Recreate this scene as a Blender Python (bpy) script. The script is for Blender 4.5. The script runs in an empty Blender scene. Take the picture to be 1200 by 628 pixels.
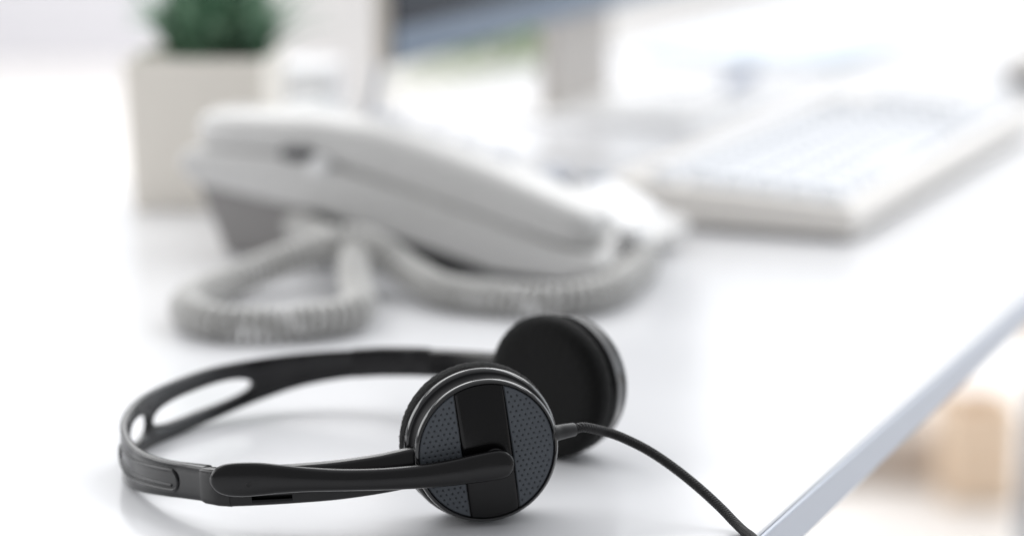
# Close-up of a corded headset lying on a white desk, with a desk phone, planter,
# keyboard and monitor out of focus behind it.  All helper coordinates are in millimetres.
import bpy, math, random
from mathutils import Vector, Matrix

random.seed(7)
S = 0.001
scene = bpy.context.scene
COL = scene.collection
V = Vector
PI = math.pi

# ------------------------------------------------------------------ materials
def mat(name, col, rough=0.5, metal=0.0, spec=0.5, coat=0.0, bump=None, emit=None, var=0.0, vscale=60.0, sheen=0.0):
    m = bpy.data.materials.new(name); m.use_nodes = True
    nt = m.node_tree; b = nt.nodes['Principled BSDF']
    b.inputs['Base Color'].default_value = (*col, 1)
    b.inputs['Roughness'].default_value = rough
    b.inputs['Metallic'].default_value = metal
    b.inputs['Specular IOR Level'].default_value = spec
    b.inputs['Coat Weight'].default_value = coat
    b.inputs['Coat Roughness'].default_value = 0.06
    b.inputs['Sheen Weight'].default_value = sheen
    if emit:
        b.inputs['Emission Color'].default_value = (*emit[0], 1)
        b.inputs['Emission Strength'].default_value = emit[1]
    tc = nt.nodes.new('ShaderNodeTexCoord')
    if var > 0:
        n = nt.nodes.new('ShaderNodeTexNoise'); n.inputs['Scale'].default_value = vscale
        n.inputs['Detail'].default_value = 4
        nt.links.new(tc.outputs['Object'], n.inputs['Vector'])
        r = nt.nodes.new('ShaderNodeMapRange')
        r.inputs['From Min'].default_value = 0.3; r.inputs['From Max'].default_value = 0.7
        r.inputs['To Min'].default_value = max(0.02, rough - var); r.inputs['To Max'].default_value = min(1, rough + var)
        nt.links.new(n.outputs['Fac'], r.inputs['Value'])
        nt.links.new(r.outputs['Result'], b.inputs['Roughness'])
    if bump:
        n = nt.nodes.new('ShaderNodeTexNoise'); n.inputs['Scale'].default_value = bump[0]
        n.inputs['Detail'].default_value = 5
        nt.links.new(tc.outputs['Object'], n.inputs['Vector'])
        bp = nt.nodes.new('ShaderNodeBump'); bp.inputs['Strength'].default_value = bump[1]
        bp.inputs['Distance'].default_value = bump[2]
        nt.links.new(n.outputs['Fac'], bp.inputs['Height'])
        nt.links.new(bp.outputs['Normal'], b.inputs['Normal'])
    return m

M = {
 'band':   mat('satin black plastic', (.0045, .0045, .0055), .2, spec=.4, bump=(1800, .08, .00005), var=.05),
 'arm':    mat('fine grained black plastic', (.0048, .0044, .0048), .22, spec=.4, bump=(3200, .09, .00006), var=.05, vscale=200),
 'gloss':  mat('glossy black plastic', (.003, .003, .0035), .07, spec=1.0, var=.03),
 'strip':  mat('polished black strip', (.0035, .0032, .0035), .17, spec=.32, var=.04),
 'panel':  mat('slate grey rubber', (.082, .092, .106), .5, spec=.4, bump=(3000, .2, .00008)),
 'pit':    mat('perforation', (.036, .040, .046), .7),
 'foam':   mat('black foam', (.010, .010, .010), .95, spec=.1, bump=(1500, .8, .0006), sheen=.08),
 'rubber': mat('black rubber', (.02, .02, .021), .5, bump=(1500, .15, .0001)),
 'braid':  None,
 'desk':   mat('white laminate', (.725, .728, .745), .16, var=.03, vscale=9, bump=(120, .03, .0002)),
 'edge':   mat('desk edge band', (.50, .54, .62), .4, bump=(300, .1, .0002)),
 'phone':  mat('light grey phone plastic', (.60, .595, .585), .30, var=.05, bump=(1200, .1, .0001)),
 'phone2': mat('grey phone stand plastic', (.26, .25, .245), .5, bump=(1200, .1, .0001)),
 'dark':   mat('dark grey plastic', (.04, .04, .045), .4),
 'shade':  mat('painted shade black', (.012, .012, .012), .6),
 'groove': mat('matt black groove', (.005, .005, .006), .45, spec=.25),
 'tint':   mat('pale blue paper', (.60, .67, .74), .8, bump=(60, .2, .0008)),
 'keyp':   mat('grey phone key plastic', (.40, .42, .47), .35),
 'keyw':   mat('pale key plastic', (.745, .765, .80), .4),
 'lcd':    mat('phone display', (.20, .23, .24), .15),
 'cordg':  mat('grey coiled cord', (.50, .495, .48), .45),
 'white':  mat('white plastic', (.80, .80, .80), .35, bump=(800, .08, .0001)),
 'kcase':  mat('white keyboard case', (.79, .76, .72), .35, bump=(800, .08, .0001)),
 'pot':    mat('cream ceramic', (.90, .855, .78), .45, bump=(90, .12, .0006)),
 'soil':   mat('potting soil', (.05, .035, .025), .95, bump=(220, .9, .004)),
 'leaf':   None,
 'alu':    mat('brushed aluminium', (.17, .215, .28), .4, metal=.6, var=.05),
 'neck':   mat('stand aluminium', (.50, .47, .44), .45, metal=.1, var=.05),
 'screen': mat('black glass screen', (.006, .012, .024), .4, spec=.25),
 'beige':  mat('beige bezel side', (.56, .52, .48), .5),
 'paper':  mat('white paper', (.80, .815, .84), .8, bump=(60, .2, .0008)),
 'blue':   mat('grey blue shadow streak', (.30, .35, .47), .35),
 'mouse':  mat('warm grey mouse shell', (.80, .77, .74), .4),
 'wall':   mat('painted wall', (.70, .70, .72), .85, bump=(40, .1, .001)),
 'lilac':  mat('lilac grey blind', (.68, .675, .71), .85, bump=(50, .1, .001)),
 'floor':  mat('pale floor', (.80, .775, .75), .35, var=.05, vscale=4, bump=(30, .05, .0005)),
 'frame':  mat('white window frame', (.78, .78, .79), .4),
 'wood':   None,
 'pillar': mat('painted pillar', (.84, .83, .83), .8, bump=(40, .1, .001)),
 'hedge':  mat('hedge leaves', (.20, .34, .11), .5),
 'box':    mat('tan cardboard', (.54, .475, .425), .85, bump=(60, .2, .001)),
 'steel':  mat('grey painted steel', (.30, .32, .36), .45, metal=.2),
}

def wood():
    m = mat('honey wood', (.62, .36, .17), .45)
    nt = m.node_tree; b = nt.nodes['Principled BSDF']
    tc = nt.nodes.new('ShaderNodeTexCoord'); w = nt.nodes.new('ShaderNodeTexWave')
    w.inputs['Scale'].default_value = 14; w.inputs['Distortion'].default_value = 4
    r = nt.nodes.new('ShaderNodeValToRGB')
    r.color_ramp.elements[0].color = (.90, .74, .58, 1); r.color_ramp.elements[1].color = (.84, .66, .49, 1)
    nt.links.new(tc.outputs['Object'], w.inputs['Vector']); nt.links.new(w.outputs['Fac'], r.inputs['Fac'])
    nt.links.new(r.outputs['Color'], b.inputs['Base Color'])
    return m
M['wood'] = wood()

def leaf():
    m = mat('succulent leaf', (.06, .16, .07), .5)
    nt = m.node_tree; b = nt.nodes['Principled BSDF']
    tc = nt.nodes.new('ShaderNodeTexCoord'); n = nt.nodes.new('ShaderNodeTexNoise'); n.inputs['Scale'].default_value = 45
    r = nt.nodes.new('ShaderNodeValToRGB')
    r.color_ramp.elements[0].position = .35; r.color_ramp.elements[1].position = .7
    r.color_ramp.elements[0].color = (.05, .145, .08, 1); r.color_ramp.elements[1].color = (.26, .42, .29, 1)
    nt.links.new(tc.outputs['Object'], n.inputs['Vector']); nt.links.new(n.outputs['Fac'], r.inputs['Fac'])
    nt.links.new(r.outputs['Color'], b.inputs['Base Color'])
    return m
M['leaf'] = leaf()

def braid():
    # woven sleeve: two crossing helical waves in the cord's UV (u along, v around)
    m = mat('black braided sleeve', (.007, .006, .007), .6)
    nt = m.node_tree; b = nt.nodes['Principled BSDF']
    uv = nt.nodes.new('ShaderNodeUVMap'); uv.uv_map = 'UVMap'
    sp = nt.nodes.new('ShaderNodeSeparateXYZ'); nt.links.new(uv.outputs['UV'], sp.inputs[0])
    def mth(op, a, c=None, val=None):
        n = nt.nodes.new('ShaderNodeMath'); n.operation = op
        nt.links.new(a, n.inputs[0])
        if c is not None: nt.links.new(c, n.inputs[1])
        elif val is not None: n.inputs[1].default_value = val
        return n.outputs[0]
    u = mth('MULTIPLY', sp.outputs[0], val=1.0); v = mth('MULTIPLY', sp.outputs[1], val=2*PI*4)
    k = mth('MULTIPLY', u, val=2*PI/1.1)
    a1 = mth('SINE', mth('ADD', k, v)); a2 = mth('SINE', mth('SUBTRACT', k, v))
    h = mth('MAXIMUM', a1, a2)
    bp = nt.nodes.new('ShaderNodeBump'); bp.inputs['Strength'].default_value = .9; bp.inputs['Distance'].default_value = .0005
    nt.links.new(h, bp.inputs['Height']); nt.links.new(bp.outputs['Normal'], b.inputs['Normal'])
    return m
M['braid'] = braid()

# ------------------------------------------------------------------ mesh helpers
class MB:
    def __init__(self): self.v = []; self.f = []; self.mi = []; self.uv = None
    def add(self, verts, faces, mi=0):
        o = len(self.v); self.v += [tuple(p) for p in verts]
        self.f += [tuple(i + o for i in q) for q in faces]; self.mi += [mi] * len(faces)
        return self
    def build(self, name, mats, parent=None, smooth=True, angle=35, bevel=0, seg=3, weld=0.0, origin=None, subdiv=0):
        if not isinstance(mats, (list, tuple)): mats = [mats]
        me = bpy.data.meshes.new(name)
        pv = parent_origin(parent) if parent is not None else V((0, 0, 0))
        og = V(origin) if origin is not None else pv
        me.from_pydata([((V(p) - og) * S) for p in self.v], [], self.f)
        for m in mats: me.materials.append(m)
        for p, i in zip(me.polygons, self.mi): p.material_index = i
        if self.uv:
            ul = me.uv_layers.new(name='UVMap')
            for l in me.loops: ul.data[l.index].uv = self.uv[l.vertex_index]
        import bmesh
        bm = bmesh.new(); bm.from_mesh(me)
        if weld: bmesh.ops.remove_doubles(bm, verts=bm.verts, dist=weld * S)
        bmesh.ops.recalc_face_normals(bm, faces=bm.faces)
        bm.to_mesh(me); bm.free()
        if smooth:
            me.shade_smooth()
            me.set_sharp_from_angle(angle=math.radians(angle))
        o = bpy.data.objects.new(name, me); COL.objects.link(o)
        o.location = (og - pv) * S
        o['_o'] = tuple(og)
        if parent is not None: o.parent = parent
        if bevel:
            b = o.modifiers.new('bevel', 'BEVEL'); b.width = bevel * S; b.segments = seg; b.limit_method = 'ANGLE'
            b.angle_limit = math.radians(30); b.harden_normals = False
        if subdiv:
            s = o.modifiers.new('sub', 'SUBSURF'); s.levels = subdiv; s.render_levels = subdiv
        return o

def parent_origin(o):
    return V(o['_o'])

def empty(name, loc, label=None, cat=None, group=None):
    o = bpy.data.objects.new(name, None); COL.objects.link(o)
    o.location = V(loc) * S; o['_o'] = tuple(float(c) for c in loc)
    o.empty_display_size = .02
    tag(o, label, cat, group)
    return o

def tag(o, label=None, cat=None, group=None, kind=None):
    if label: o['label'] = label
    if cat: o['category'] = cat
    if group: o['group'] = group
    if kind: o['kind'] = kind
    return o

def catmull(pts, n):
    """n points evenly spread (by parameter) along a Catmull-Rom curve; works for tuples of any length."""
    P = [tuple(p) for p in pts]
    P = [tuple(2*a-b for a, b in zip(P[0], P[1]))] + P + [tuple(2*a-b for a, b in zip(P[-1], P[-2]))]
    seg = len(P) - 3; out = []
    for k in range(n):
        t = k / (n - 1) * seg; i = min(int(t), seg - 1); t -= i
        p0, p1, p2, p3 = P[i:i+4]
        out.append(tuple(.5*((2*b) + (-a+c)*t + (2*a-5*b+4*c-d)*t*t + (-a+3*b-3*c+d)*t**3) for a, b, c, d in zip(p0, p1, p2, p3)))
    return out

def resample(pts, n):
    """even arc length resample of a polyline of 3D points"""
    d = [0]
    for a, b in zip(pts, pts[1:]): d.append(d[-1] + (V(b[:3]) - V(a[:3])).length)
    out = []; j = 0
    for k in range(n):
        s = d[-1] * k / (n - 1)
        while j < len(d) - 2 and d[j+1] < s: j += 1
        t = (s - d[j]) / max(1e-9, d[j+1] - d[j])
        out.append(tuple(a + (b-a)*t for a, b in zip(pts[j], pts[j+1])))
    return out, d[-1]

def box(mb, c, s, ax=None, mi=0):
    ax = ax or (V((1,0,0)), V((0,1,0)), V((0,0,1)))
    vs = []
    for k in (-1, 1):
        for j in (-1, 1):
            for i in (-1, 1):
                vs.append(V(c) + ax[0]*i*s[0]/2 + ax[1]*j*s[1]/2 + ax[2]*k*s[2]/2)
    mb.add(vs, [(0,2,3,1),(4,5,7,6),(0,1,5,4),(2,6,7,3),(0,4,6,2),(1,3,7,5)], mi)
    return mb

def tube(mb, pts, r, n=10, mi=0, cap=True):
    """round tube through points; r number or list"""
    R = r if isinstance(r, (list, tuple)) else [r]*len(pts)
    P = [V(p[:3]) for p in pts]; up = None; rings = []
    for i, p in enumerate(P):
        t = (P[min(i+1, len(P)-1)] - P[max(i-1, 0)]).normalized()
        if up is None:
            up = V((0,0,1)) if abs(t.z) < .9 else V((1,0,0))
        x = t.cross(up).normalized(); up = x.cross(t).normalized()
        rings.append([p + (x*math.cos(2*PI*k/n) + up*math.sin(2*PI*k/n))*R[i] for k in range(n)])
    vs = [q for g in rings for q in g]
    fs = [(i*n+k, i*n+(k+1) % n, (i+1)*n+(k+1) % n, (i+1)*n+k) for i in range(len(P)-1) for k in range(n)]
    if cap: fs += [tuple(range(n))[::-1], tuple((len(P)-1)*n+k for k in range(n))]
    mb.add(vs, fs, mi); return mb

def lathe(mb, prof, c, a, r, u, n=96, mi=0, closed=False):
    """prof: (radius, height along a)"""
    vs = []; fs = []
    for (R, t) in prof:
        for k in range(n):
            w = 2*PI*k/n
            vs.append(V(c) + a*t + (r*math.cos(w) + u*math.sin(w))*max(R, 1e-4))
    m = len(prof)
    for i in range(m - (0 if closed else 1)):
        j = (i+1) % m
        for k in range(n): fs.append((i*n+k, i*n+(k+1) % n, j*n+(k+1) % n, j*n+k))
    mb.add(vs, fs, mi); return mb

def sweep(mb, stations, nsec=20, e=2.6, mi=0, cap=True):
    """stations: (pos, halfheight, halfdepth) - superellipse section, height near world z"""
    P = [V(s[0]) for s in stations]; rings = []
    for i, p in enumerate(P):
        t = (P[min(i+1, len(P)-1)] - P[max(i-1, 0)]).normalized()
        x = t.cross(V((0,0,1))).normalized(); up = x.cross(t).normalized()
        hh, hd = stations[i][1], stations[i][2]
        g = []
        for k in range(nsec):
            w = 2*PI*k/nsec; cx, cy = math.cos(w), math.sin(w)
            g.append(p + x*hd*math.copysign(abs(cx)**(2/e), cx) + up*hh*math.copysign(abs(cy)**(2/e), cy))
        rings.append(g)
    vs = [q for g in rings for q in g]; n = nsec
    fs = [(i*n+k, i*n+(k+1) % n, (i+1)*n+(k+1) % n, (i+1)*n+k) for i in range(len(P)-1) for k in range(n)]
    if cap: fs += [tuple(range(n))[::-1], tuple((len(P)-1)*n+k for k in range(n))]
    mb.add(vs, fs, mi); return mb

# ================================================================== HEADSET
headset = empty('headset', (-60, 950, 0),
    'black corded headset lying on the white desk, its round slate grey perforated earcup facing forward', 'headset')

# ---- headband: centre line seen from above (x, y, centre z, half height)
band_pts = [(-34,1047,23.6,6.0), (-64,1059.5,20.8,6.1), (-92,1059.5,18.0,7.3), (-114,1049,15.4,9.6), (-132,1032,13.4,11.7), (-146,1010,12.3,12.2),
            (-155,989,11.9,11.9), (-158.5,968,11.2,11.0), (-157,948,10.4,9.9), (-149.5,927,9.8,8.8), (-136,908.5,11.4,7.4), (-116,890.5,14.2,6.8)]
raw = catmull(band_pts, 1200)
N = 420
line, LEN = resample(raw, N)

def strip_sweep(mb, line, slots, thick, hole_c=0.0):
    """strap standing on edge with through slots; slots: (s0,s1,half) in fractions of length"""
    n = len(line); P = [V(p[:3]) for p in line]
    secs = []
    for i in range(n):
        t = (P[min(i+1, n-1)] - P[max(i-1, 0)]).normalized()
        out = t.cross(V((0,0,1))).normalized()
        up = out.cross(t).normalized() 
        hw = line[i][3]; f = i/(n-1); g = 0.0
        for (a, b, h) in slots:
            if a < f < b:
                L = LEN_OF[0]
                da = (f-a)*L; db = (b-f)*L; d = min(da, db)
                x = abs(2*(f-a)/(b-a) - 1); g = h*max(0, 1 - x**3.2)**.55
        th = thick(f) if callable(thick) else thick
        secs.append((P[i], out, up, hw, g, th))
    def loop(sec, sgn):
        p, out, up, hw, g, th = sec
        h = th/2; c = .8
        ri = min(.5, .25*(hw-g)) if g > 0 else 0
        prof = [(g+ri, h) if g > 0 else (0, h), ((g+hw)/2, h+.0), (hw-c, h), (hw-c*.3, h-c*.3), (hw, h-c),
                (hw, -h+c), (hw-c*.3, -h+c*.3), (hw-c, -h), ((g+hw)/2, -h), (g+ri, -h) if g > 0 else (0, -h), (g, -h+ri), (g, h-ri)]
        crown = .5
        return [p + up*(sgn*a - 1.3*(1 - a/hw)) + out*(b + (crown*(1-(a/hw)**2))*1.0) for a, b in prof]
    for sgn in (1, -1):
        vs = []; fs = []; m = 12
        for sec in secs: vs += loop(sec, sgn)
        for i in range(n-1):
            for k in range(m):
                if k in (9, 10, 11) and secs[i][4] <= 0 and secs[i+1][4] <= 0: continue
                fs.append((i*m+k, i*m+(k+1) % m, (i+1)*m+(k+1) % m, (i+1)*m+k))
        fs.append(tuple(range(m))); fs.append(tuple((n-1)*m+k for k in range(m)))
        mb.add(vs, fs)
    return secs
LEN_OF = [LEN]

def frac_at(x, y):
    return min(range(N), key=lambda i: (line[i][0]-x)**2 + (line[i][1]-y)**2)/(N-1)
slots = [(frac_at(-116, 1047.5), frac_at(-153.2, 994.5), 5.0), (frac_at(-154.2, 991.5), frac_at(-158.5, 965), 5.4)]
hb = MB()
secs = strip_sweep(hb, line, slots, lambda f: 3.0 + 2.0*max(0, 1-(1-f)/.06) if f > .94 else 3.0)
headband = hb.build('headband', M['band'], headset, weld=.01, angle=50)
# raised pill outline and inner rib on the near outer face, and thin lip along the upper outer edge
def on_band(f, v, off):
    i = min(N-1, max(0, f*(N-1))); k = int(i); k2 = min(N-1, k+1); t = i-k
    a, b = secs[k], secs[k2]
    p = a[0].lerp(b[0], t); out = a[1].lerp(b[1], t); up = a[2].lerp(b[2], t); hw = a[3]+(b[3]-a[3])*t
    return p + up*v + out*(off*OUT + .5*(1-(v/hw)**2)), out
# which side is outward (away from ring centre)?
mid = secs[N//2]
OUT = 1 if mid[1].dot(V((-1, 0, 0))) > 0 else -1
fa, fb = frac_at(-156, 944), frac_at(-131, 903)
pill = []
hgt = 4.0; npl = 16
for k in range(npl+1): pill.append((fa + (fb-fa)*k/npl, hgt))
for k in range(1, 10):
    w = PI/2 - PI*k/10; pill.append((fb + hgt*math.cos(w)/LEN, hgt*math.sin(w)))
for k in range(npl+1): pill.append((fb + (fa-fb)*k/npl, -hgt))
for k in range(1, 10):
    w = -PI/2 - PI*k/10; pill.append((fa + hgt*math.cos(w)/LEN, hgt*math.sin(w)))
pill.append(pill[0])
rb = MB(); tube(rb, [on_band(f, v, 1.5)[0] for f, v in pill], .85, 8)
tube(rb, [on_band(fa + (fb-fa)*k/12*.98 + .004, -1.4 - .6*k/12, 1.4)[0] for k in range(13)], .7, 8)
ridge = rb.build('embossed_outline', M['band'], headband, angle=60)
lp = MB(); tube(lp, [on_band(k/200, on_hw-.9, 1.3)[0] for k, on_hw in [(k, secs[int(k/200*(N-1))][3]) for k in range(84, 197)]], .55, 8)
lp.build('edge_lip', M['band'], headband, angle=60)

# ---- near end: clip block, slider plate with a slot, swing arm
cl = MB()
sweep(cl, [((-117.5,889.4,14.2),6.5,2.3), ((-116,887.9,14.3),7.0,2.6), ((-111,884.6,14.6),7.2,2.7), ((-106,881.9,15.2),7.3,2.7), ((-105.6,881.7,15.2),7.0,2.4)], 28, 6)
cl.build('end_clip', M['arm'], headset, angle=45)

sl_pts = [(-107,882.0,15.3,7.2), (-96,879.6,16.6,7.3), (-82,877.8,17.9,7.2), (-66,877.0,19.5,7.2), (-50,877.6,21.7,7.2), (-38,879.4,23.8,7.3), (-33,880.6,24.6,7.3)]
sline, SL = resample(catmull(sl_pts, 300), 160)
def slider_mesh(line, slotx, thick=4.6, cv=-4.3):
    """plate standing on edge: chamfered top, one narrow through slot low on it"""
    mb = MB(); n = len(line); P = [V(p[:3]) for p in line]
    fr = []
    for i in range(n):
        t = (P[min(i+1, n-1)] - P[max(i-1, 0)]).normalized()
        out = t.cross(V((0,0,1))).normalized(); fr.append((P[i], out, out.cross(t).normalized(), line[i][3]))
    def ring(f, v0, v1, c0, c1):
        p, out, up, hw = f; h = thick/2
        pr = [(v0+c0, h), (v1-c1*1.1, h), (v1-c1*.35, h-c1*.5), (v1, h-c1*1.3), (v1, -h+.4), (v1-.4, -h), (v0+.4, -h), (v0, -h+.4), (v0, h-c0)]
        return [p + up*a + out*b for a, b in pr]
    def run(i0, i1, vf0, vf1, c0, c1):
        vs = []; fs = []; m = 9
        for i in range(i0, i1+1): vs += ring(fr[i], vf0(fr[i]), vf1(fr[i]), c0, c1)
        for k in range(i1-i0):
            for j in range(m): fs.append((k*m+j, k*m+(j+1) % m, (k+1)*m+(j+1) % m, (k+1)*m+j))
        fs.append(tuple(range(m))); fs.append(tuple((i1-i0)*m+j for j in range(m)))
        mb.add(vs, fs)
    a = min(range(n), key=lambda i: abs(line[i][0]-slotx[0])); b = min(range(n), key=lambda i: abs(line[i][0]-slotx[1]))
    bot = lambda f: -f[3]; top = lambda f: f[3]
    run(0, a, bot, top, .5, 1.7); run(b, n-1, bot, top, .5, 1.7)
    run(a, b, bot, lambda f: cv-.75, .5, .1); run(a, b, lambda f: cv+.75, top, .1, 1.7)
    return mb
slm = slider_mesh(sline, (-98.5, -83))
sweep(slm, [((q[0], q[1] + 1.7, q[2] - 4.3), 1.6, .5) for q in sline if -101 < q[0] < -80][::3], 8, 6)   # closed back of the slot
slider = slm.build('adjustment_slider', M['arm'], headset, angle=40)

boom = [((-112.8,872.6,21.0),.6,.5), ((-112.4,872.4,21.0),2.4,1.3), ((-111,872.1,21.05),4.3,1.9), ((-108.5,871.8,21.1),5.7,2.3), ((-105,871.4,21.2),6.4,2.5), ((-100,871,21.4),6.6,2.6), ((-94,870.7,21.7),6.3,2.7),
        ((-86,870.3,21.8),5.5,2.8), ((-76,870,21.7),4.7,2.8), ((-64,869.8,21.6),4.25,2.9), ((-50,869.8,21.9),4.2,2.9), ((-36,870.1,22.7),4.5,2.9), ((-24,871.4,23.8),5.0,2.8),
        ((-14,873.2,25.0),5.5,2.6), ((-6,874.6,26.0),5.7,2.5), ((-3,875.1,26.3),5.3,2.4), ((-1.2,875.4,26.5),4.4,2.2), ((.2,875.6,26.6),2.8,1.6), ((.8,875.7,26.6),.8,.6)]
bst = catmull([(*s[0], s[1], s[2]) for s in boom], 140)
bst = [((s[0], s[1], s[2]), max(.3, s[3]), max(.3, s[4]*1.1)) for s in bst]
bm_ = MB(); sweep(bm_, bst, 40, 2.15)
swing = bm_.build('swing_arm', M['arm'], headset, angle=60)
# pin hole in the pivot end: small dark plug with a rim
ph = MB(); lathe(ph, [(.0,.05), (.62,.05), (.85,.18), (1.0,.0), (1.0,-1.2)], (-98.2,868.0,20.2), V((0,-1,0)), V((1,0,0)), V((0,0,1)), 20)
ph.build('pivot_pin', M['shade'], swing)

# ---- near ear cup
ang = math.radians(13)
A = V((math.sin(ang), -math.cos(ang), 0.0)); R_ = V((math.cos(ang), math.sin(ang), 0)); U = V((0,0,1))
C1 = V((-9.2, 879.6, 29.6))
RD = 27.6
cup = MB()
lathe(cup, [(0,-1.6), (25.9,-1.6), (26.15,-.8), (26.5,-.4), (27.0,-.6), (27.6,-1.2), (RD+.25,-2.0), (RD+.25,-2.9), (27.2,-4.0)], C1, A, R_, U, 128)
lathe(cup, [(27.2,-4.0), (25.4,-4.8), (25.4,-6), (26.6,-8), (27.4,-9.6), (28.0,-10.1), (28.5,-10.25)], C1, A, R_, U, 128, mi=1)   # matt groove
lathe(cup, [(28.5,-10.25), (28.9,-10.45), (29.4,-11.0), (29.8,-11.9), (29.7,-12.9), (29.2,-13.6), (28.0,-14.0), (0,-14.0)], C1, A, R_, U, 128)
ear1 = cup.build('ear_cup', [M['gloss'], M['groove']], headset, angle=50, weld=.001, origin=C1)
def foam(c, a, r, u, t0, name, parent):
    mb = MB()
    prof = [(0,t0), (24,t0), (28.0,t0-.2), (29.3,t0-1.2), (30.0,t0-3.5), (30.1,t0-6), (29.4,t0-8.6), (27.6,t0-10.4), (24.5,t0-11.3), (20,t0-11.5), (13,t0-11.45), (6,t0-11.4), (.3,t0-11.4)]
    pp = [p[:2] for p in catmull(prof[1:], 46)]
    lathe(mb, [prof[0]] + pp, c, a, r, u, 220)
    for i, p in enumerate(mb.v):          # woven cloth nap
        d = V(p) - V(c)
        mb.v[i] = tuple(V(p) + d.normalized()*random.uniform(-.16, .22)*min(1, max(0, (d - a*d.dot(a)).length - 8)/14))
    # loose fibres at the rim
    for k in range(260):
        w = random.uniform(0, 2*PI); tt = t0 - random.uniform(.8, 8); rr = 29.6
        d = r*math.cos(w) + u*math.sin(w); p0 = V(c) + d*rr + a*tt
        L = random.uniform(.4, 1.0); q = p0 + d*L + (r*random.uniform(-.5, .5) + u*random.uniform(-.5, .5) + a*random.uniform(-.6, .6))*.7
        tube(mb, [p0, (p0+q)/2 + a*random.uniform(-.2, .2), q], [.07, .06, .03], 4)
    return mb.build(name, M['foam'], parent, angle=80)
foam(C1, A, R_, U, -14.0, 'ear_cushion', ear1)

# face parts in disc coordinates rotated so the strip runs along q
tl = math.radians(7.6)
Rq = R_*math.cos(tl) + U*math.sin(tl)      # p axis (across strip)
Uq = U*math.cos(tl) - R_*math.sin(tl)      # q axis (along strip, upward)
def dome(p, q): return 1.1*(1-(p*p+q*q)/(27*27))
def facept(p, q, h): return C1 + Rq*p + Uq*q + A*(dome(p, q) - 1.0 + h)
RP = 26.0; P0 = 9.75
def panel(sgn):
    mb = MB(); qm = math.sqrt(RP**2 - P0**2) - .25
    ni, nj = 92, 230; pitch = 2.25
    idx = {}; vs = []; deep = []
    for j in range(nj+1):
        q = -qm + 2*qm*j/nj; w = math.sqrt(max(0, RP**2 - q*q)) - P0
        for i in range(ni+1):
            p = P0 + w*i/ni
            # staggered pits
            row = round(q/(pitch*.866)); x = (p - 3) - (pitch/2 if row % 2 else 0)
            col = round(x/pitch); px = col*pitch + (pitch/2 if row % 2 else 0) + 3; qy = row*pitch*.866
            d = math.hypot(p-px, q-qy); edge = min(p-P0, RP-math.hypot(p, q))
            ok = (px-P0 > 1.0) and (RP-math.hypot(px, qy) > 1.0)
            h = 0.0
            if ok and d < .58: h = -.42*(1-(d/.58)**2)
            if edge < .5: h -= .45*(1-edge/.5)**2
            deep.append(ok and d < .33)
            vs.append(facept(sgn*p, q, h)); 
    W = ni+1
    f0, f1 = [], []
    for j in range(nj):
        for i in range(ni):
            q4 = (j*W+i, j*W+i+1, (j+1)*W+i+1, (j+1)*W+i)
            (f1 if sum(deep[k] for k in q4) >= 2 else f0).append(q4)
    # skirt down to the disc
    o = len(vs); rim = [j*W for j in range(nj+1)] + [nj*W+i for i in range(1, ni+1)] + [j*W+ni for j in range(nj-1, -1, -1)] + [i for i in range(ni-1, 0, -1)]
    vs2 = vs + [vs[k] - A*.9 for k in rim]
    m = len(rim)
    f0 += [(rim[k], rim[(k+1) % m], o+(k+1) % m, o+k) for k in range(m)]
    mb.v = [tuple(v) for v in vs2]; mb.f = f0 + f1; mb.mi = [0]*len(f0) + [1]*len(f1)
    return mb
for sg in (-1, 1):
    panel(sg).build('grille_panel', [M['panel'], M['pit']], ear1, angle=70)
# centre strip between the panels
sp_ = MB(); ni, nj = 24, 80; vs = []; fs = []
PS = 9.45
for j in range(nj+1):
    for i in range(ni+1):
        p = -PS + 2*PS*i/ni
        qm = math.sqrt(26.3**2 - p*p); q = -qm + 2*qm*j/nj
        e = min(PS-abs(p), qm-abs(q)); h = .25 - (.5*(1-e/.6)**2 if e < .6 else 0)
        vs.append(facept(p, q, h))
W = ni+1
fs = [(j*W+i, j*W+i+1, (j+1)*W+i+1, (j+1)*W+i) for j in range(nj) for i in range(ni)]
rim = [j*W for j in range(nj+1)] + [nj*W+i for i in range(1, ni+1)] + [j*W+ni for j in range(nj-1, -1, -1)] + [i for i in range(ni-1, 0, -1)]
o = len(vs); vs += [vs[k] - A*1.2 for k in rim]; m = len(rim)
fs += [(rim[k], rim[(k+1) % m], o+(k+1) % m, o+k) for k in range(m)]
sp_.add(vs, fs); sp_.build('cover_strip', M['strip'], ear1, angle=60)
# hub under the swing arm's round end
hb2 = MB(); lathe(hb2, [(0,1.6), (4.2,1.6), (4.6,1.2), (4.8,0), (4.8,-1)], facept(2.4, -3.4, -.3), A, R_, U, 48)
hb2.build('pivot_hub', M['strip'], ear1, angle=40)
# cable boot and grommet
bt = MB()
b0 = C1 + R_*25.2 + U*4.5 - A*3.6
dirb = (R_*.985 + U*.10 - A*.12).normalized()
rb_ = dirb.cross(U).normalized(); ub_ = rb_.cross(dirb).normalized()
lathe(bt, [(0,0), (3.3,0), (3.3,2.2), (2.95,2.8), (2.85,5), (2.6,9.6), (2.35,10.2), (1.6,10.3), (0,10.3)], b0, dirb, rb_, ub_, 40)
boot = bt.build('cable_boot', M['rubber'], ear1, angle=40)
cs = b0 + dirb*10.0

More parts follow.
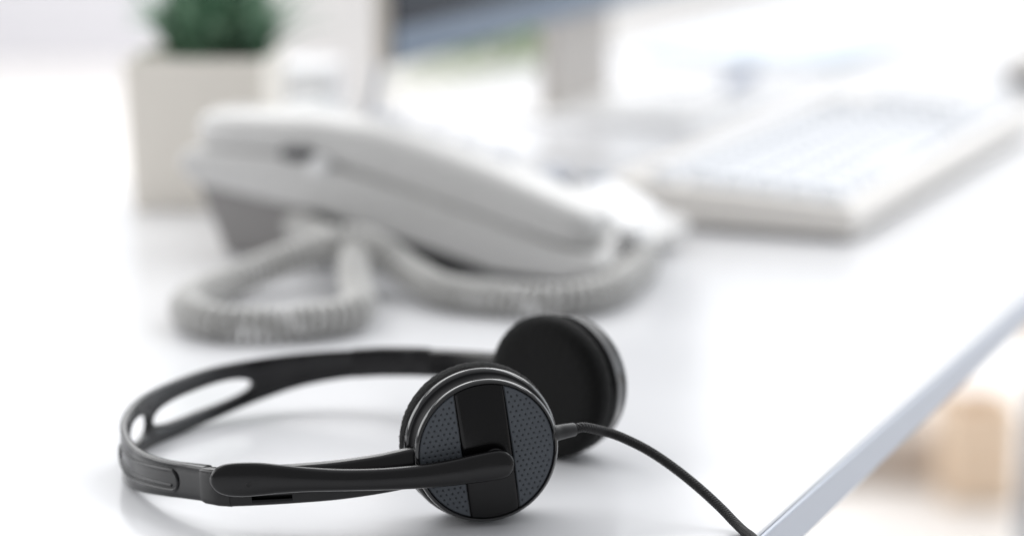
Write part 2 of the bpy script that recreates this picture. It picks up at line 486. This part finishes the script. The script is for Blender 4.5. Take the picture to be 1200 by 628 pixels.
# ---- cable (braided), off the boot, down over the desk's right edge
cp = [tuple(cs), tuple(cs + dirb*4), (36,897.5,32.6), (42.7,897.5,30.2), (52.5,896.5,25.4), (62.2,893.5,19.4), (71.5,888,13.0), (79.0,881.5,7.4), (83.8,875.5,3.6), (87.0,869,1.9), (89.5,861,1.8), (90.2,850,1.8), (88,836,1.8), (80,815,1.8), (62,790,1.8), (30,770,1.8)]
cl_, CL = resample(catmull(cp, 500), 420)
cb = MB(); ns = 20; tube(cb, cl_, 1.88, ns)
cb.uv = [(CL*i/419, k/ns) for i in range(420) for k in range(ns)]
cb.build('cable', M['braid'], headset, angle=80)

# ---- far arm + far ear cup
fp = [(-31,1045.6,23.9,6.0), (-36,1047.6,23.5,6.0), (-22,1040,24.8,5.9), (-6,1029.0,26.4,5.9), (8,1018,27.8,5.9), (20,1007,29,5.9)]
fl, _ = resample(catmull([fp[1]] + fp[2:], 200), 100)
slider_mesh(fl, (-12, -11.8)).build('adjustment_slider', M['arm'], headset, angle=40)
cl2 = MB()
sweep(cl2, [((-72,1061.2,20.1),6.2,1.6), ((-70.5,1061,20.2),6.6,2.1), ((-60,1059.6,21.2),6.6,2.3), ((-46,1053.9,22.6),6.5,2.3), ((-37,1049.2,23.4),6.4,2.3), ((-36,1048.6,23.5),6.1,2.0)], 28, 6)
cl2.build('end_clip', M['arm'], headset, angle=45)
ang2 = math.radians(40)
A2 = V((math.sin(ang2), math.cos(ang2), 0)); R2 = V((math.cos(ang2), -math.sin(ang2), 0))
C2i = V((12.0, 973.5, 30.2))             # centre of the cushion's inner face
C2 = C2i + A2*25.3
cup2 = MB()
lathe(cup2, [(0,0.2), (18,0.0), (25.9,-1.0), (26.9,-1.6), (27.6,-2.6), (28.2,-4.0), (28.6,-5.2), (28.4,-5.7), (28.6,-6.2), (29.3,-10.4), (29.8,-11.2), (29.8,-12.6), (29.2,-13.4), (28.0,-14.0), (0,-14.0)], C2, A2, R2, U, 128)
ear2 = cup2.build('ear_cup', M['strip'], headset, angle=50, weld=.001, origin=C2)
foam(C2, A2, R2, U, -14.0, 'ear_cushion', ear2)
hb3 = MB(); lathe(hb3, [(0,3.4), (6,3.4), (6.8,2.6), (7,-1)], C2, A2, R2, U, 40); hb3.build('pivot_hub', M['strip'], ear2, angle=40)

# ================================================================== DESK
n_ = V((.9150, -.4035, 0)); d_ = V((.4035, .9150, 0)); z_ = V((0,0,1))
E0 = V((92.8, 868.8, 0))                  # a point on the desk's right edge
desk = empty('desk', (E0.x - 300, E0.y + 900, -730), 'long white glossy office desk carrying the headset, phone and keyboard', 'desk')
TW, T0, T1, TH = 672, -520, 2650, 17
dk = MB()
ctr = E0 - n_*TW/2 + d_*(T0+T1)/2 - z_*TH/2
box(dk, ctr, (TW-3, T1-T0, TH), (n_, d_, z_))
dk.build('desk_top', M['desk'], desk, bevel=1.0, seg=2)
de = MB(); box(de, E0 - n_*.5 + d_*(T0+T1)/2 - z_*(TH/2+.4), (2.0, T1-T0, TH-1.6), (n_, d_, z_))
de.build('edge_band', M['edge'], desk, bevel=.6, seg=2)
for s, t in ((40, T0+60), (TW-40, T0+60), (40, T1-60), (TW-40, T1-60)):
    lg = MB(); box(lg, E0 - n_*s + d_*t - z_*(TH+355), (45, 45, 710), (n_, d_, z_)); lg.build('leg', M['steel'], desk, bevel=3)

# ================================================================== DESK PHONE
PO = V((-172.0, 1415.0, 0))
phone = empty('desk_phone', PO, 'light grey desk phone, handset on its cradle, coiled cord looping before it', 'phone')
def PP(u, w, z): return PO + n_*u + d_*w + z_*z
def extrude_profile(mb, prof, w0, w1, mi=0, inset=0.0):
    n = len(prof)
    cx = sum(p[0] for p in prof)/n; cz = sum(p[1] for p in prof)/n
    vs = [PP(u, w0, z) for u, z in prof] + [PP(u, w1, z) for u, z in prof]
    fs = [tuple(range(n))[::-1], tuple(n+k for k in range(n))] + [(k, (k+1) % n, n+(k+1) % n, n+k) for k in range(n)]
    mb.add(vs, fs, mi); return mb
# stand / wedge under the body (grey)
st = MB(); extrude_profile(st, [(-2,0), (44,0), (62,33), (23,37), (-22,44)], 5, 142)
st.build('phone_stand', M['phone2'], phone, bevel=3, seg=3)
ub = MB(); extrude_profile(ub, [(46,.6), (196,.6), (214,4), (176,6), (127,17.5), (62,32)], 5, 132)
ub.build('underside_shade', M['shade'], phone, bevel=1.5)  # black block painting the shade beneath the phone body
# body shell
bd = MB(); extrude_profile(bd, [(-27,46), (-31,56), (-25,63), (50,62), (84,54.5), (133,43), (175,32), (214,21.5), (240,17), (245,12), (238,6.5), (217,2.5), (176,4), (127,16.5), (66,30), (23,35.5), (-20,42.5)], 0, 147)
bd.build('phone_body', M['phone'], phone, bevel=4, seg=4)
# raised cradle hook, then a white block painting a highlight at the front
for u, z, w_ in ((64, 57, 22), (243, 22, 47)):
    cr = MB(); box(cr, PP(u, w_, z), (15, 46 if u < 100 else 20, 13), (n_, d_, z_)); cr.build('hook_and_glint', M['white'], phone, bevel=4, seg=3)
# handset: earpiece block, slim grip, mouthpiece block - one mesh
hs = [(-22,72,2,10), (-20.5,72.3,9,18), (-14,72.6,12.2,23), (-2,72.8,13.2,24.5), (20,73,13.4,24.5), (48,73,13.8,24), (70,70.5,14.8,23.5), (90,67,16,23.5), (115,60.8,16.6,23.5), (140,54.2,16.6,24), (165,47.4,16,24.5), (190,40.2,14.8,25), (210,34.6,13.4,24.5), (224,30.5,12,23), (231,28,8.5,17), (233.5,27,2,9)]
hh = catmull(hs, 80)
hm = MB(); rings = []; nsec = 28
for i, (u, z, hz, hw) in enumerate(hh):
    a = hh[min(i+1, 79)]; b = hh[max(i-1, 0)]
    du, dz = a[0]-b[0], a[1]-b[1]; L = math.hypot(du, dz) or 1
    tu, tz = du/L, dz/L
    for k in range(nsec):
        w = 2*PI*k/nsec; cx, cy = math.cos(w), math.sin(w)
        sx = math.copysign(abs(cx)**(2/3.4), cx); sy = math.copysign(abs(cy)**(2/3.4), cy)
        top = 1.0 if sy < 0 else 1.0
        hm.v.append(tuple(PP(u - tz*sy*hz, 27 + sx*hw*(1-.12*max(0, sy)), z + tu*sy*hz)))
hm.f = [(i*nsec+k, i*nsec+(k+1) % nsec, (i+1)*nsec+(k+1) % nsec, (i+1)*nsec+k) for i in range(79) for k in range(nsec)] + [tuple(range(nsec)), tuple(79*nsec+k for k in range(nsec))]
hm.mi = [0]*len(hm.f)
handset = hm.build('handset', M['phone'], phone, angle=60)
# dark block painting the shaded gap below the grip
rc = MB(); box(rc, PP(50, 2.6, 64), (22, 9, 8), (n_, d_, z_)); rc.build('gap_shade', M['dark'], phone, bevel=4, seg=3)
# sloping top face: display, function keys, dial keys
sl0 = V((n_.x*.971, n_.y*.971, -.239)).normalized(); up0 = d_.cross(sl0).normalized()
if up0.z < 0: up0 = -up0
def on_top(u, w, lift): 
    z = 65 - (u+24)*(1/74) if u < 50 else (64 - (u-50)*(19/83) if u < 133 else 45 - (u-133)*.265)
    return PP(u, w, z + lift)
dp = MB(); box(dp, on_top(6, 98, 4), (46, 86, 10), (sl0, d_, up0)); dsp = dp.build('display_frame', M['phone'], phone, bevel=3)
ls = MB(); box(ls, on_top(8, 98, 9.4), (26, 70, 1.6), (sl0, d_, up0)); ls.build('display', M['lcd'], dsp, bevel=.4)
kb0 = MB(); box(kb0, V((0,0,0)), (14, 19, 7), (sl0, d_, up0)); 
first = None
def copy_part(o, parent, loc):
    c = o.copy(); COL.objects.link(c); c.parent = parent; c.location = V(loc)*S; return c
spots = [on_top(58 + 22*r, 70 + 26*c, 2.5) for r in range(4) for c in range(3)] + [on_top(160, 70 + 22*c, 2.0) for c in range(4)] + [on_top(38, 68+18*c, 2) for c in range(5)]
pk = kb0.build('phone_key', M['keyp'], phone, bevel=1.5, origin=(0,0,0))
for i, s in enumerate(spots):
    o = pk if i == 0 else copy_part(pk, phone, (0,0,0))
    o.location = (s - PO)*S
# one dark key near the front right of the keypad
fk = MB(); box(fk, on_top(186, 135, 6.5), (15, 18, 7), (sl0, d_, up0)); fk.build('function_key', M['steel'], phone, bevel=1.5)
# front lip: rounded palm edge, coloured white to paint its window highlight
fl_ = MB(); lipp = [(180,32), (184,38), (196,38), (214,30), (228,22), (231,16), (228,12), (190,25)]
extrude_profile(fl_, lipp, 72, 139); fl_.build('front_lip_glint', M['white'], phone, bevel=5, seg=4)
# coiled cord
coilp = [PP(52,-3,20), (-90,1322,18), (-86,1290,14), (-81,1246,9.5), (-80,1222,8.5), (-87,1206,8), (-106,1194,8), (-128,1190,8), (-148,1192,8), (-164,1210,8), (-170,1235,8), (-166,1261,8), (-152,1293,9), (-126,1314,16), (-108,1322,22), (-90,1325,25), (-72,1313,21), (-56,1298,12), (-37,1268,8.5), (-17,1255,8), (9,1246,8), (34,1249,8), (53,1272,8), (66,1312,8), (74,1344,8), (76,1370,8), (72,1398,8), (64,1416,8)]
coilp = [tuple(V(p) + z_*1.4) for p in coilp]
cline, CLN = resample(catmull(coilp, 1500), 3800)
turns = CLN/5.3
Pc = [V(p) for p in cline]; up = None; helix = []
for i in range(len(Pc)):
    t = (Pc[min(i+1, len(Pc)-1)] - Pc[max(i-1, 0)]).normalized()
    if up is None: up = V((0,0,1))
    x = t.cross(up).normalized(); up = x.cross(t).normalized()
    w = 2*PI*turns*i/(len(Pc)-1)
    helix.append(Pc[i] + (x*math.cos(w) + up*math.sin(w))*7.6)
cc = MB(); tube(cc, helix, 1.9, 7)
cc.build('coiled_cord', M['cordg'], phone, angle=80)

# ================================================================== POTTED PLANT
PC = V((-205, 1616, 0))
plant = empty('potted_plant', PC, 'green spiky succulent in a square cream planter behind the phone', 'plant')
ya = math.radians(-3); px_ = V((math.cos(ya), math.sin(ya), 0)); py_ = V((-math.sin(ya), math.cos(ya), 0))
def sq(half, z): return [PC + px_*half*i + py_*half*j + z_*z for i, j in ((-1,-1),(1,-1),(1,1),(-1,1))]
pm = MB(); loops = [sq(44,0), sq(47,98), sq(47.2,100), sq(43,100), sq(42.5,88), sq(41,12)]
vs = [p for l in loops for p in l]; fs = [(3,2,1,0)] + [(i*4+k, i*4+(k+1) % 4, (i+1)*4+(k+1) % 4, (i+1)*4+k) for i in range(5) for k in range(4)] + [(20,21,22,23)]
pm.add(vs, fs); pm.build('planter', M['pot'], plant, bevel=2.0, seg=3)
so = MB(); 
g = 14
vs = []; 
for j in range(g+1):
    for i in range(g+1):
        vs.append(PC + px_*(-42+84*i/g) + py_*(-42+84*j/g) + z_*(90 + random.uniform(-1.5, 2.5)))
so.add(vs, [(j*(g+1)+i, j*(g+1)+i+1, (j+1)*(g+1)+i+1, (j+1)*(g+1)+i) for j in range(g) for i in range(g)]); so.build('soil', M['soil'], plant)
lf = MB()
def blade(base, az, lean, L, w):
    d = V((math.cos(az), math.sin(az), 0)); side = V((-d.y, d.x, 0)); n = 9; vs = []; fs = []
    for i in range(n+1):
        t = i/n; bend = lean*(.35 + .65*t)
        p = base + d*(math.sin(bend)*L*t) + z_*(math.cos(bend)*L*t)
        nor = (d*math.cos(bend) - z_*math.sin(bend))
        ww = w*(.75 + 1.3*t*(1-t))*(1-t**1.6) + .12; th = ww*.32
        vs += [p - side*ww, p + nor*th*.4, p + side*ww, p - nor*th*1.4]
    for i in range(n):
        for k in range(4): fs.append((i*4+k, i*4+(k+1) % 4, (i+1)*4+(k+1) % 4, (i+1)*4+k))
    fs.append((n*4, n*4+1, n*4+2, n*4+3)); lf.add(vs, fs)
for cxp, cyp, num, Ls in ((4,-6,60,96), (32,4,36,84), (-14,12,36,84)):
    for k in range(num):
        r = k/num
        blade(PC + px_*(cxp + random.uniform(-9, 9)) + py_*(cyp + random.uniform(-9, 9)) + z_*88, k*2.39996 + random.uniform(-.2, .2), (.05 + 1.1*r) + random.uniform(-.08, .08), Ls*(1 - .22*r)*random.uniform(.85, 1.1), random.uniform(4.2, 6.6))
lf.build('foliage', M['leaf'], plant, angle=50)

# ================================================================== KEYBOARD
K0 = V((209.0, 1456.0, 0))               # near right bottom corner; runs along the desk edge
kbd = empty('keyboard', K0 - n_*78 + d_*220, 'white computer keyboard lying along the right edge of the desk', 'keyboard')
def KP(s, t, z): return K0 - n_*s + d_*t + z_*z
kc = MB()
prof = [(0,3), (0,19), (3,21.5), (163,30), (166,27), (166,3)]
vs = [KP(s, 0, z) for s, z in prof] + [KP(s, 520, z) for s, z in prof]; m = 6
kc.add(vs, [tuple(range(m)), tuple(m+k for k in range(m))[::-1]] + [(k, (k+1) % m, m+(k+1) % m, m+k) for k in range(m)])
kc.build('keyboard_case', M['kcase'], kbd, bevel=2.5, seg=3)
for s, t in ((14, 20), (144, 20), (14, 500), (144, 500)):
    ft = MB(); box(ft, KP(s, t, 1.6), (14, 22, 3.2), (n_, d_, z_)); ft.build('rubber_foot', M['dark'], kbd, bevel=.6)
ks = V((-n_.x*.999, -n_.y*.999, .0427)).normalized(); ku = d_.cross(ks).normalized()
if ku.z < 0: ku = -ku
def key_mesh(w):
    mb = MB(); b = [V((0,0,0)) + ks*i*9.6 + d_*j*(w/2) for i, j in ((-1,-1),(1,-1),(1,1),(-1,1))]
    t = [V((0,0,0)) + ks*i*7.7 + d_*j*(w/2-2.2) + ku*7 for i, j in ((-1,-1),(1,-1),(1,1),(-1,1))]
    mb.add(b+t, [(3,2,1,0), (4,5,6,7)] + [(k, (k+1) % 4, 4+(k+1) % 4, 4+k) for k in range(4)])
    return mb
k1 = key_mesh(22.2).build('key', M['keyw'], kbd, bevel=1.2, seg=2, origin=(0,0,0))
k2 = key_mesh(27).build('wide_key', M['keyw'], kbd, bevel=1.2, seg=2, origin=(0,0,0))
ksp = key_mesh(112).build('space_bar', M['keyw'], kbd, bevel=1.2, seg=2, origin=(0,0,0))
used1 = used2 = False
def putkey(o, s, t, fresh):
    c = o if fresh else copy_part(o, kbd, (0,0,0))
    c.location = (KP(s, t, 20.8 + s*.053) - parent_origin(kbd))*S
row_s = [20, 41, 62, 83, 104, 130]
for r, s in enumerate(row_s):
    if r == 0:
        for t in (26, 56, 86, 232, 262, 292): putkey(k2, s, t, not used2); used2 = True
        putkey(ksp, s, 159, True); start, cnt = 300, 7
        for c in range(7): putkey(k1, s, 330 + 26*c, not used1); used1 = True
    else:
        for t0 in (26, 314): putkey(k2, s, t0, False)
        for c in range(11): putkey(k1, s, 54 + 23.4*c, False)
        for c in range(4 if r < 5 else 3): putkey(k1, s, 346 + 38*c, False)

# ================================================================== MONITOR
me_ = V((.36, .933, 0)); mn_ = V((.933, -.36, 0))
MC = V((-82, 1672, 0)) + me_*375
monitor = empty('monitor', V((MC.x, MC.y, 0)) - mn_*40, 'silver desktop monitor with a dark screen standing behind the phone', 'monitor')
zb = 84
pn = MB(); box(pn, MC - mn_*9 + z_*(zb+215), (16, 750, 430), (mn_, me_, z_)); pn.build('rear_housing', M['beige'], monitor, bevel=4)
ch = MB(); box(ch, MC + mn_*.5 + z_*(zb+13), (3.4, 748, 24), (mn_, me_, z_)); ch.build('chin', M['alu'], monitor, bevel=1)
sc_ = MB(); box(sc_, MC + mn_*.4 + z_*(zb+25.6+200.5), (3.0, 748, 400), (mn_, me_, z_)); sc_.build('screen', M['screen'], monitor, bevel=1)
NK = MC - mn_*20 + me_*58
nk = MB(); box(nk, NK + z_*110 , (12, 150, 214), (mn_, me_, z_)); nk.build('neck', M['neck'], monitor, bevel=2)
bs = MB(); box(bs, NK + mn_*48 + z_*3.2, (170, 190, 6), (mn_, me_, z_)); bs.build('base_plate', M['white'], monitor, bevel=2)
cbm = MB(); q0 = V((-82,1672,0)) + me_*22 - mn_*18
tube(cbm, catmull([q0 + z_*90, q0 - me_*14 + z_*64, q0 - me_*34 + z_*34, q0 - me_*46 + z_*10, q0 - me_*60 - mn_*40 + z_*3, q0 + me_*20 - mn_*130 + z_*3], 60), 3.2, 10)
cbm.build('power_cable', M['steel'], monitor)

# ================================================================== SMALL THINGS ON THE DESK
ppr = empty('paper_stack', (290, 2560, 0), 'loose stack of white and pale blue papers on the desk beyond the keyboard', 'papers')
for k in range(5):
    a = math.radians(60 + random.uniform(-9, 9)); ux = V((math.cos(a), math.sin(a), 0)); uy = V((-math.sin(a), math.cos(a), 0))
    sh = MB(); box(sh, V((290 + random.uniform(-14, 14), 2560 + random.uniform(-14, 14), .7 + 1.5*k)), (297, 210, 1.1), (ux, uy, z_)); sh.build('sheet', M['tint'] if k in (1, 4) else M['paper'], ppr)
shadow_streak = empty('shadow_streak', (215, 2275, 0), 'added grey blue rod standing in for a shadow streak between keyboard and papers', 'shadow_streak')  # pen shape added in place of a bluish shadow on the desk
pa = V((.28, .96, 0)).normalized(); pr = V((-pa.y, pa.x, 0)); pcn = V((215, 2275, 5.6))
pb = MB(); lathe(pb, [(0,-80), (1.2,-80), (4.2,-66), (5.4,-60), (5.4,60), (4.6,66), (0,66)], pcn, pa, pr, z_, 24); pbo = pb.build('barrel', M['blue'], shadow_streak)
pcl = MB(); box(pcl, pcn + pa*40 + z_*7, (44, 3, 1.6), (pa, pr, z_)); box(pcl, pcn + pa*60 + z_*5.5, (4, 3, 4), (pa, pr, z_)); pcl.build('clip', M['alu'], shadow_streak, bevel=.4)

mo = V((500, 2280, 0)); mx = d_; my = n_
mouse = empty('computer_mouse', mo, 'rounded warm grey computer mouse at the far end of the keyboard', 'mouse')
def msh(z0, z1, sx, sy, mi_mat, name, par):
    mb = MB(); nz, nw = 10, 40
    for i in range(nz+1):
        t = i/nz; k = math.cos(t*PI/2*.985)**.62
        for j in range(nw):
            w = 2*PI*j/nw; cx, cy = math.cos(w), math.sin(w)
            mb.v.append(tuple(mo + mx*(math.copysign(abs(cx)**.8, cx)*sx*k - 6*t) + my*(math.copysign(abs(cy)**.8, cy)*sy*k) + z_*(z0 + (z1-z0)*t)))
    mb.f = [(i*nw+j, i*nw+(j+1) % nw, (i+1)*nw+(j+1) % nw, (i+1)*nw+j) for i in range(nz) for j in range(nw)] + [tuple(range(nw))[::-1], tuple(nz*nw+j for j in range(nw))]
    mb.mi = [0]*len(mb.f); return mb.build(name, mi_mat, par, angle=70)
msh(10, 40, 56, 33, M['mouse'], 'shell', mouse); 
bb = MB(); lathe(bb, [(0,.5), (27,.5), (31,3), (31,10.5), (0,10.5)], mo, z_, mx*1.75, my, 40); bb.build('base', M['dark'], mouse)
wh = MB(); lathe(wh, [(0,-3), (8,-3), (9,-1.5), (9,1.5), (8,3), (0,3)], mo - mx*26 + z_*30, my, mx, z_, 24); wh.build('scroll_wheel', M['dark'], mouse)

# ================================================================== ROOM BEYOND
def struct(o): o['kind'] = 'structure'; return o
flr = MB(); flr.add([(-6000,-1500,-730), (9000,-1500,-730), (9000,14000,-730), (-6000,14000,-730)], [(0,1,2,3)])
struct(flr.build('floor', M['floor']))
WY = 3900
def wallbox(name, x0, x1, z0, z1, m, y, dep=120, bevel=4):
    mb = MB(); box(mb, V(((x0+x1)/2, y+dep/2, (z0+z1)/2)), (x1-x0, dep, z1-z0)); return mb.build(name, m, None, bevel=bevel, origin=((x0+x1)/2, y+dep/2, z0))
pil = wallbox('pillar', -470, -200, -730, 1500, M['pillar'], 3900, dep=220)
tag(pil, 'pale grey pillar rising behind the plant and the monitor', 'pillar')
wl = wallbox('wall', -3600, -900, -730, 400, M['lilac'], 8700)
tag(wl, 'low lilac grey wall far behind the desk at the left', 'wall')
hg = MB()
for k in range(3000):
    c = V((random.uniform(-850, 130), 8900 + random.uniform(-220, 220), -730 + 1000*random.random()**.9))
    a1 = V((random.gauss(0,1), random.gauss(0,1), random.gauss(0,1))).normalized(); a2 = a1.cross(V((.3,.5,.8))).normalized()
    L = random.uniform(22, 46); hg.add([c - a1*L, c + a2*L*.45, c + a1*L, c - a2*L*.45], [(0,1,2,3)])
hgo = hg.build('hedge', M['hedge'], None, smooth=False, origin=(0, 8900, -730)); tag(hgo, 'pale green hedge in bright daylight, seen under the monitor', 'hedge')
# white card box behind the phone
wb = MB(); box(wb, V((-153, 1765, 38)), (52, 70, 76), (px_, py_, z_)); wbo = wb.build('card_box', M['paper'], None, bevel=3, origin=(-153,1765,0))
tag(wbo, 'small white box between the planter and the monitor', 'box')
# low cabinet, wooden chair and white bin beyond the desk's right side, far out of focus
bxo = empty('cardboard_box', (510, 3480, -730), 'flat tan box lying on the pale floor beyond the desk, left of the wooden crate', 'box')
b1 = MB(); box(b1, V((510, 3480, -696)), (260, 160, 68)); b1.build('carton', M['box'], bxo, bevel=3)
b2 = MB(); box(b2, V((510, 3480, -658)), (266, 166, 8)); b2.build('lid', M['box'], bxo, bevel=2)
crate = empty('wooden_crate', (666, 3360, -730), 'small honey wood crate standing on the floor beside the flat tan box', 'crate')
for k in range(3):
    for yy, nm in ((3304, 'slat'), (3416, 'slat')):
        sm = MB(); box(sm, V((666, yy, -706 + 48*k)), (102, 9, 43)); sm.build(nm, M['wood'], crate, bevel=1.5)
    for xx in (619, 713):
        sm = MB(); box(sm, V((xx, 3360, -706 + 48*k)), (9, 102, 43)); sm.build('slat', M['wood'], crate, bevel=1.5)
sm = MB(); box(sm, V((666, 3360, -726)), (84, 102, 6)); sm.build('bottom_board', M['wood'], crate, bevel=1)
stool = empty('stool', (710, 2680, -730), 'stool with a honey wood seat and slim grey steel legs at the right edge', 'stool')
s1 = MB(); box(s1, V((742, 2680, -300)), (366, 340, 56)); s1.build('seat', M['wood'], stool, bevel=14, seg=4)
for x0, y0, x1, y1 in ((572, 2540, 552, 2510), (890, 2540, 910, 2510), (640, 2830, 640, 2860), (890, 2830, 910, 2860)):
    lg = MB(); tube(lg, [(x0, y0, -322), (x1, y1, -726)], 11, 14); tube(lg, [(x1, y1, -730), (x1, y1, -722)], 13, 14); lg.build('leg', M['steel'], stool)

# ================================================================== LIGHT
w = bpy.data.worlds.new('World'); scene.world = w; w.use_nodes = True
nt = w.node_tree; bg = nt.nodes['Background']
tc = nt.nodes.new('ShaderNodeTexCoord'); sx = nt.nodes.new('ShaderNodeSeparateXYZ'); nt.links.new(tc.outputs['Generated'], sx.inputs[0])
mr = nt.nodes.new('ShaderNodeMapRange'); mr.inputs['From Min'].default_value = -.5; mr.inputs['From Max'].default_value = .5
mr.inputs['To Min'].default_value = .43; mr.inputs['To Max'].default_value = 1.22
nt.links.new(sx.outputs['Y'], mr.inputs['Value']); nt.links.new(mr.outputs['Result'], bg.inputs['Strength'])
bg.inputs['Color'].default_value = (.96, .975, 1, 1)

def area(name, loc, target, sx_, sy_, power, col=(1,1,1)):
    l = bpy.data.lights.new(name, 'AREA'); l.shape = 'RECTANGLE'; l.size = sx_*S; l.size_y = sy_*S; l.energy = power; l.color = col
    o = bpy.data.objects.new(name, l); COL.objects.link(o); o.location = V(loc)*S
    o.rotation_euler = (V(target) - V(loc)).to_track_quat('-Z', 'Y').to_euler()
    return o
area('ceiling_light', (-960, 1560, 1350), (-560, 1100, 0), 1750, 300, 9, (1, .99, .975))
area('ceiling_light', (930, 1560, 1350), (520, 1100, 0), 1700, 300, 7.5, (.97, .985, 1))
area('side_window_light', (1900, 1900, 500), (0, 1050, 0), 1500, 1100, 8, (.86, .93, 1))
area('window_light', (-2300, 1350, 720), (0, 950, 60), 2200, 1100, 26, (1, 1, 1))
area('daylight', (300, 5700, 2600), (300, 5700, -730), 7000, 5600, 400, (1, 1, 1))

# ================================================================== CAMERA
cam = bpy.data.cameras.new('camera'); co = bpy.data.objects.new('camera', cam); COL.objects.link(co)
co.location = (0, 0, .277); co.rotation_euler = (math.radians(90 - 11.36), 0, 0)
cam.lens = 85; cam.sensor_width = 36; cam.clip_start = .02; cam.clip_end = 60
cam.dof.use_dof = True; cam.dof.focus_distance = .906; cam.dof.aperture_fstop = 3.6
scene.camera = co
scene.view_settings.view_transform = 'Standard'; scene.view_settings.look = 'None'
scene.view_settings.exposure = -0.22; scene.view_settings.gamma = 1
for o in bpy.data.objects:
    if '_o' in o: del o['_o']
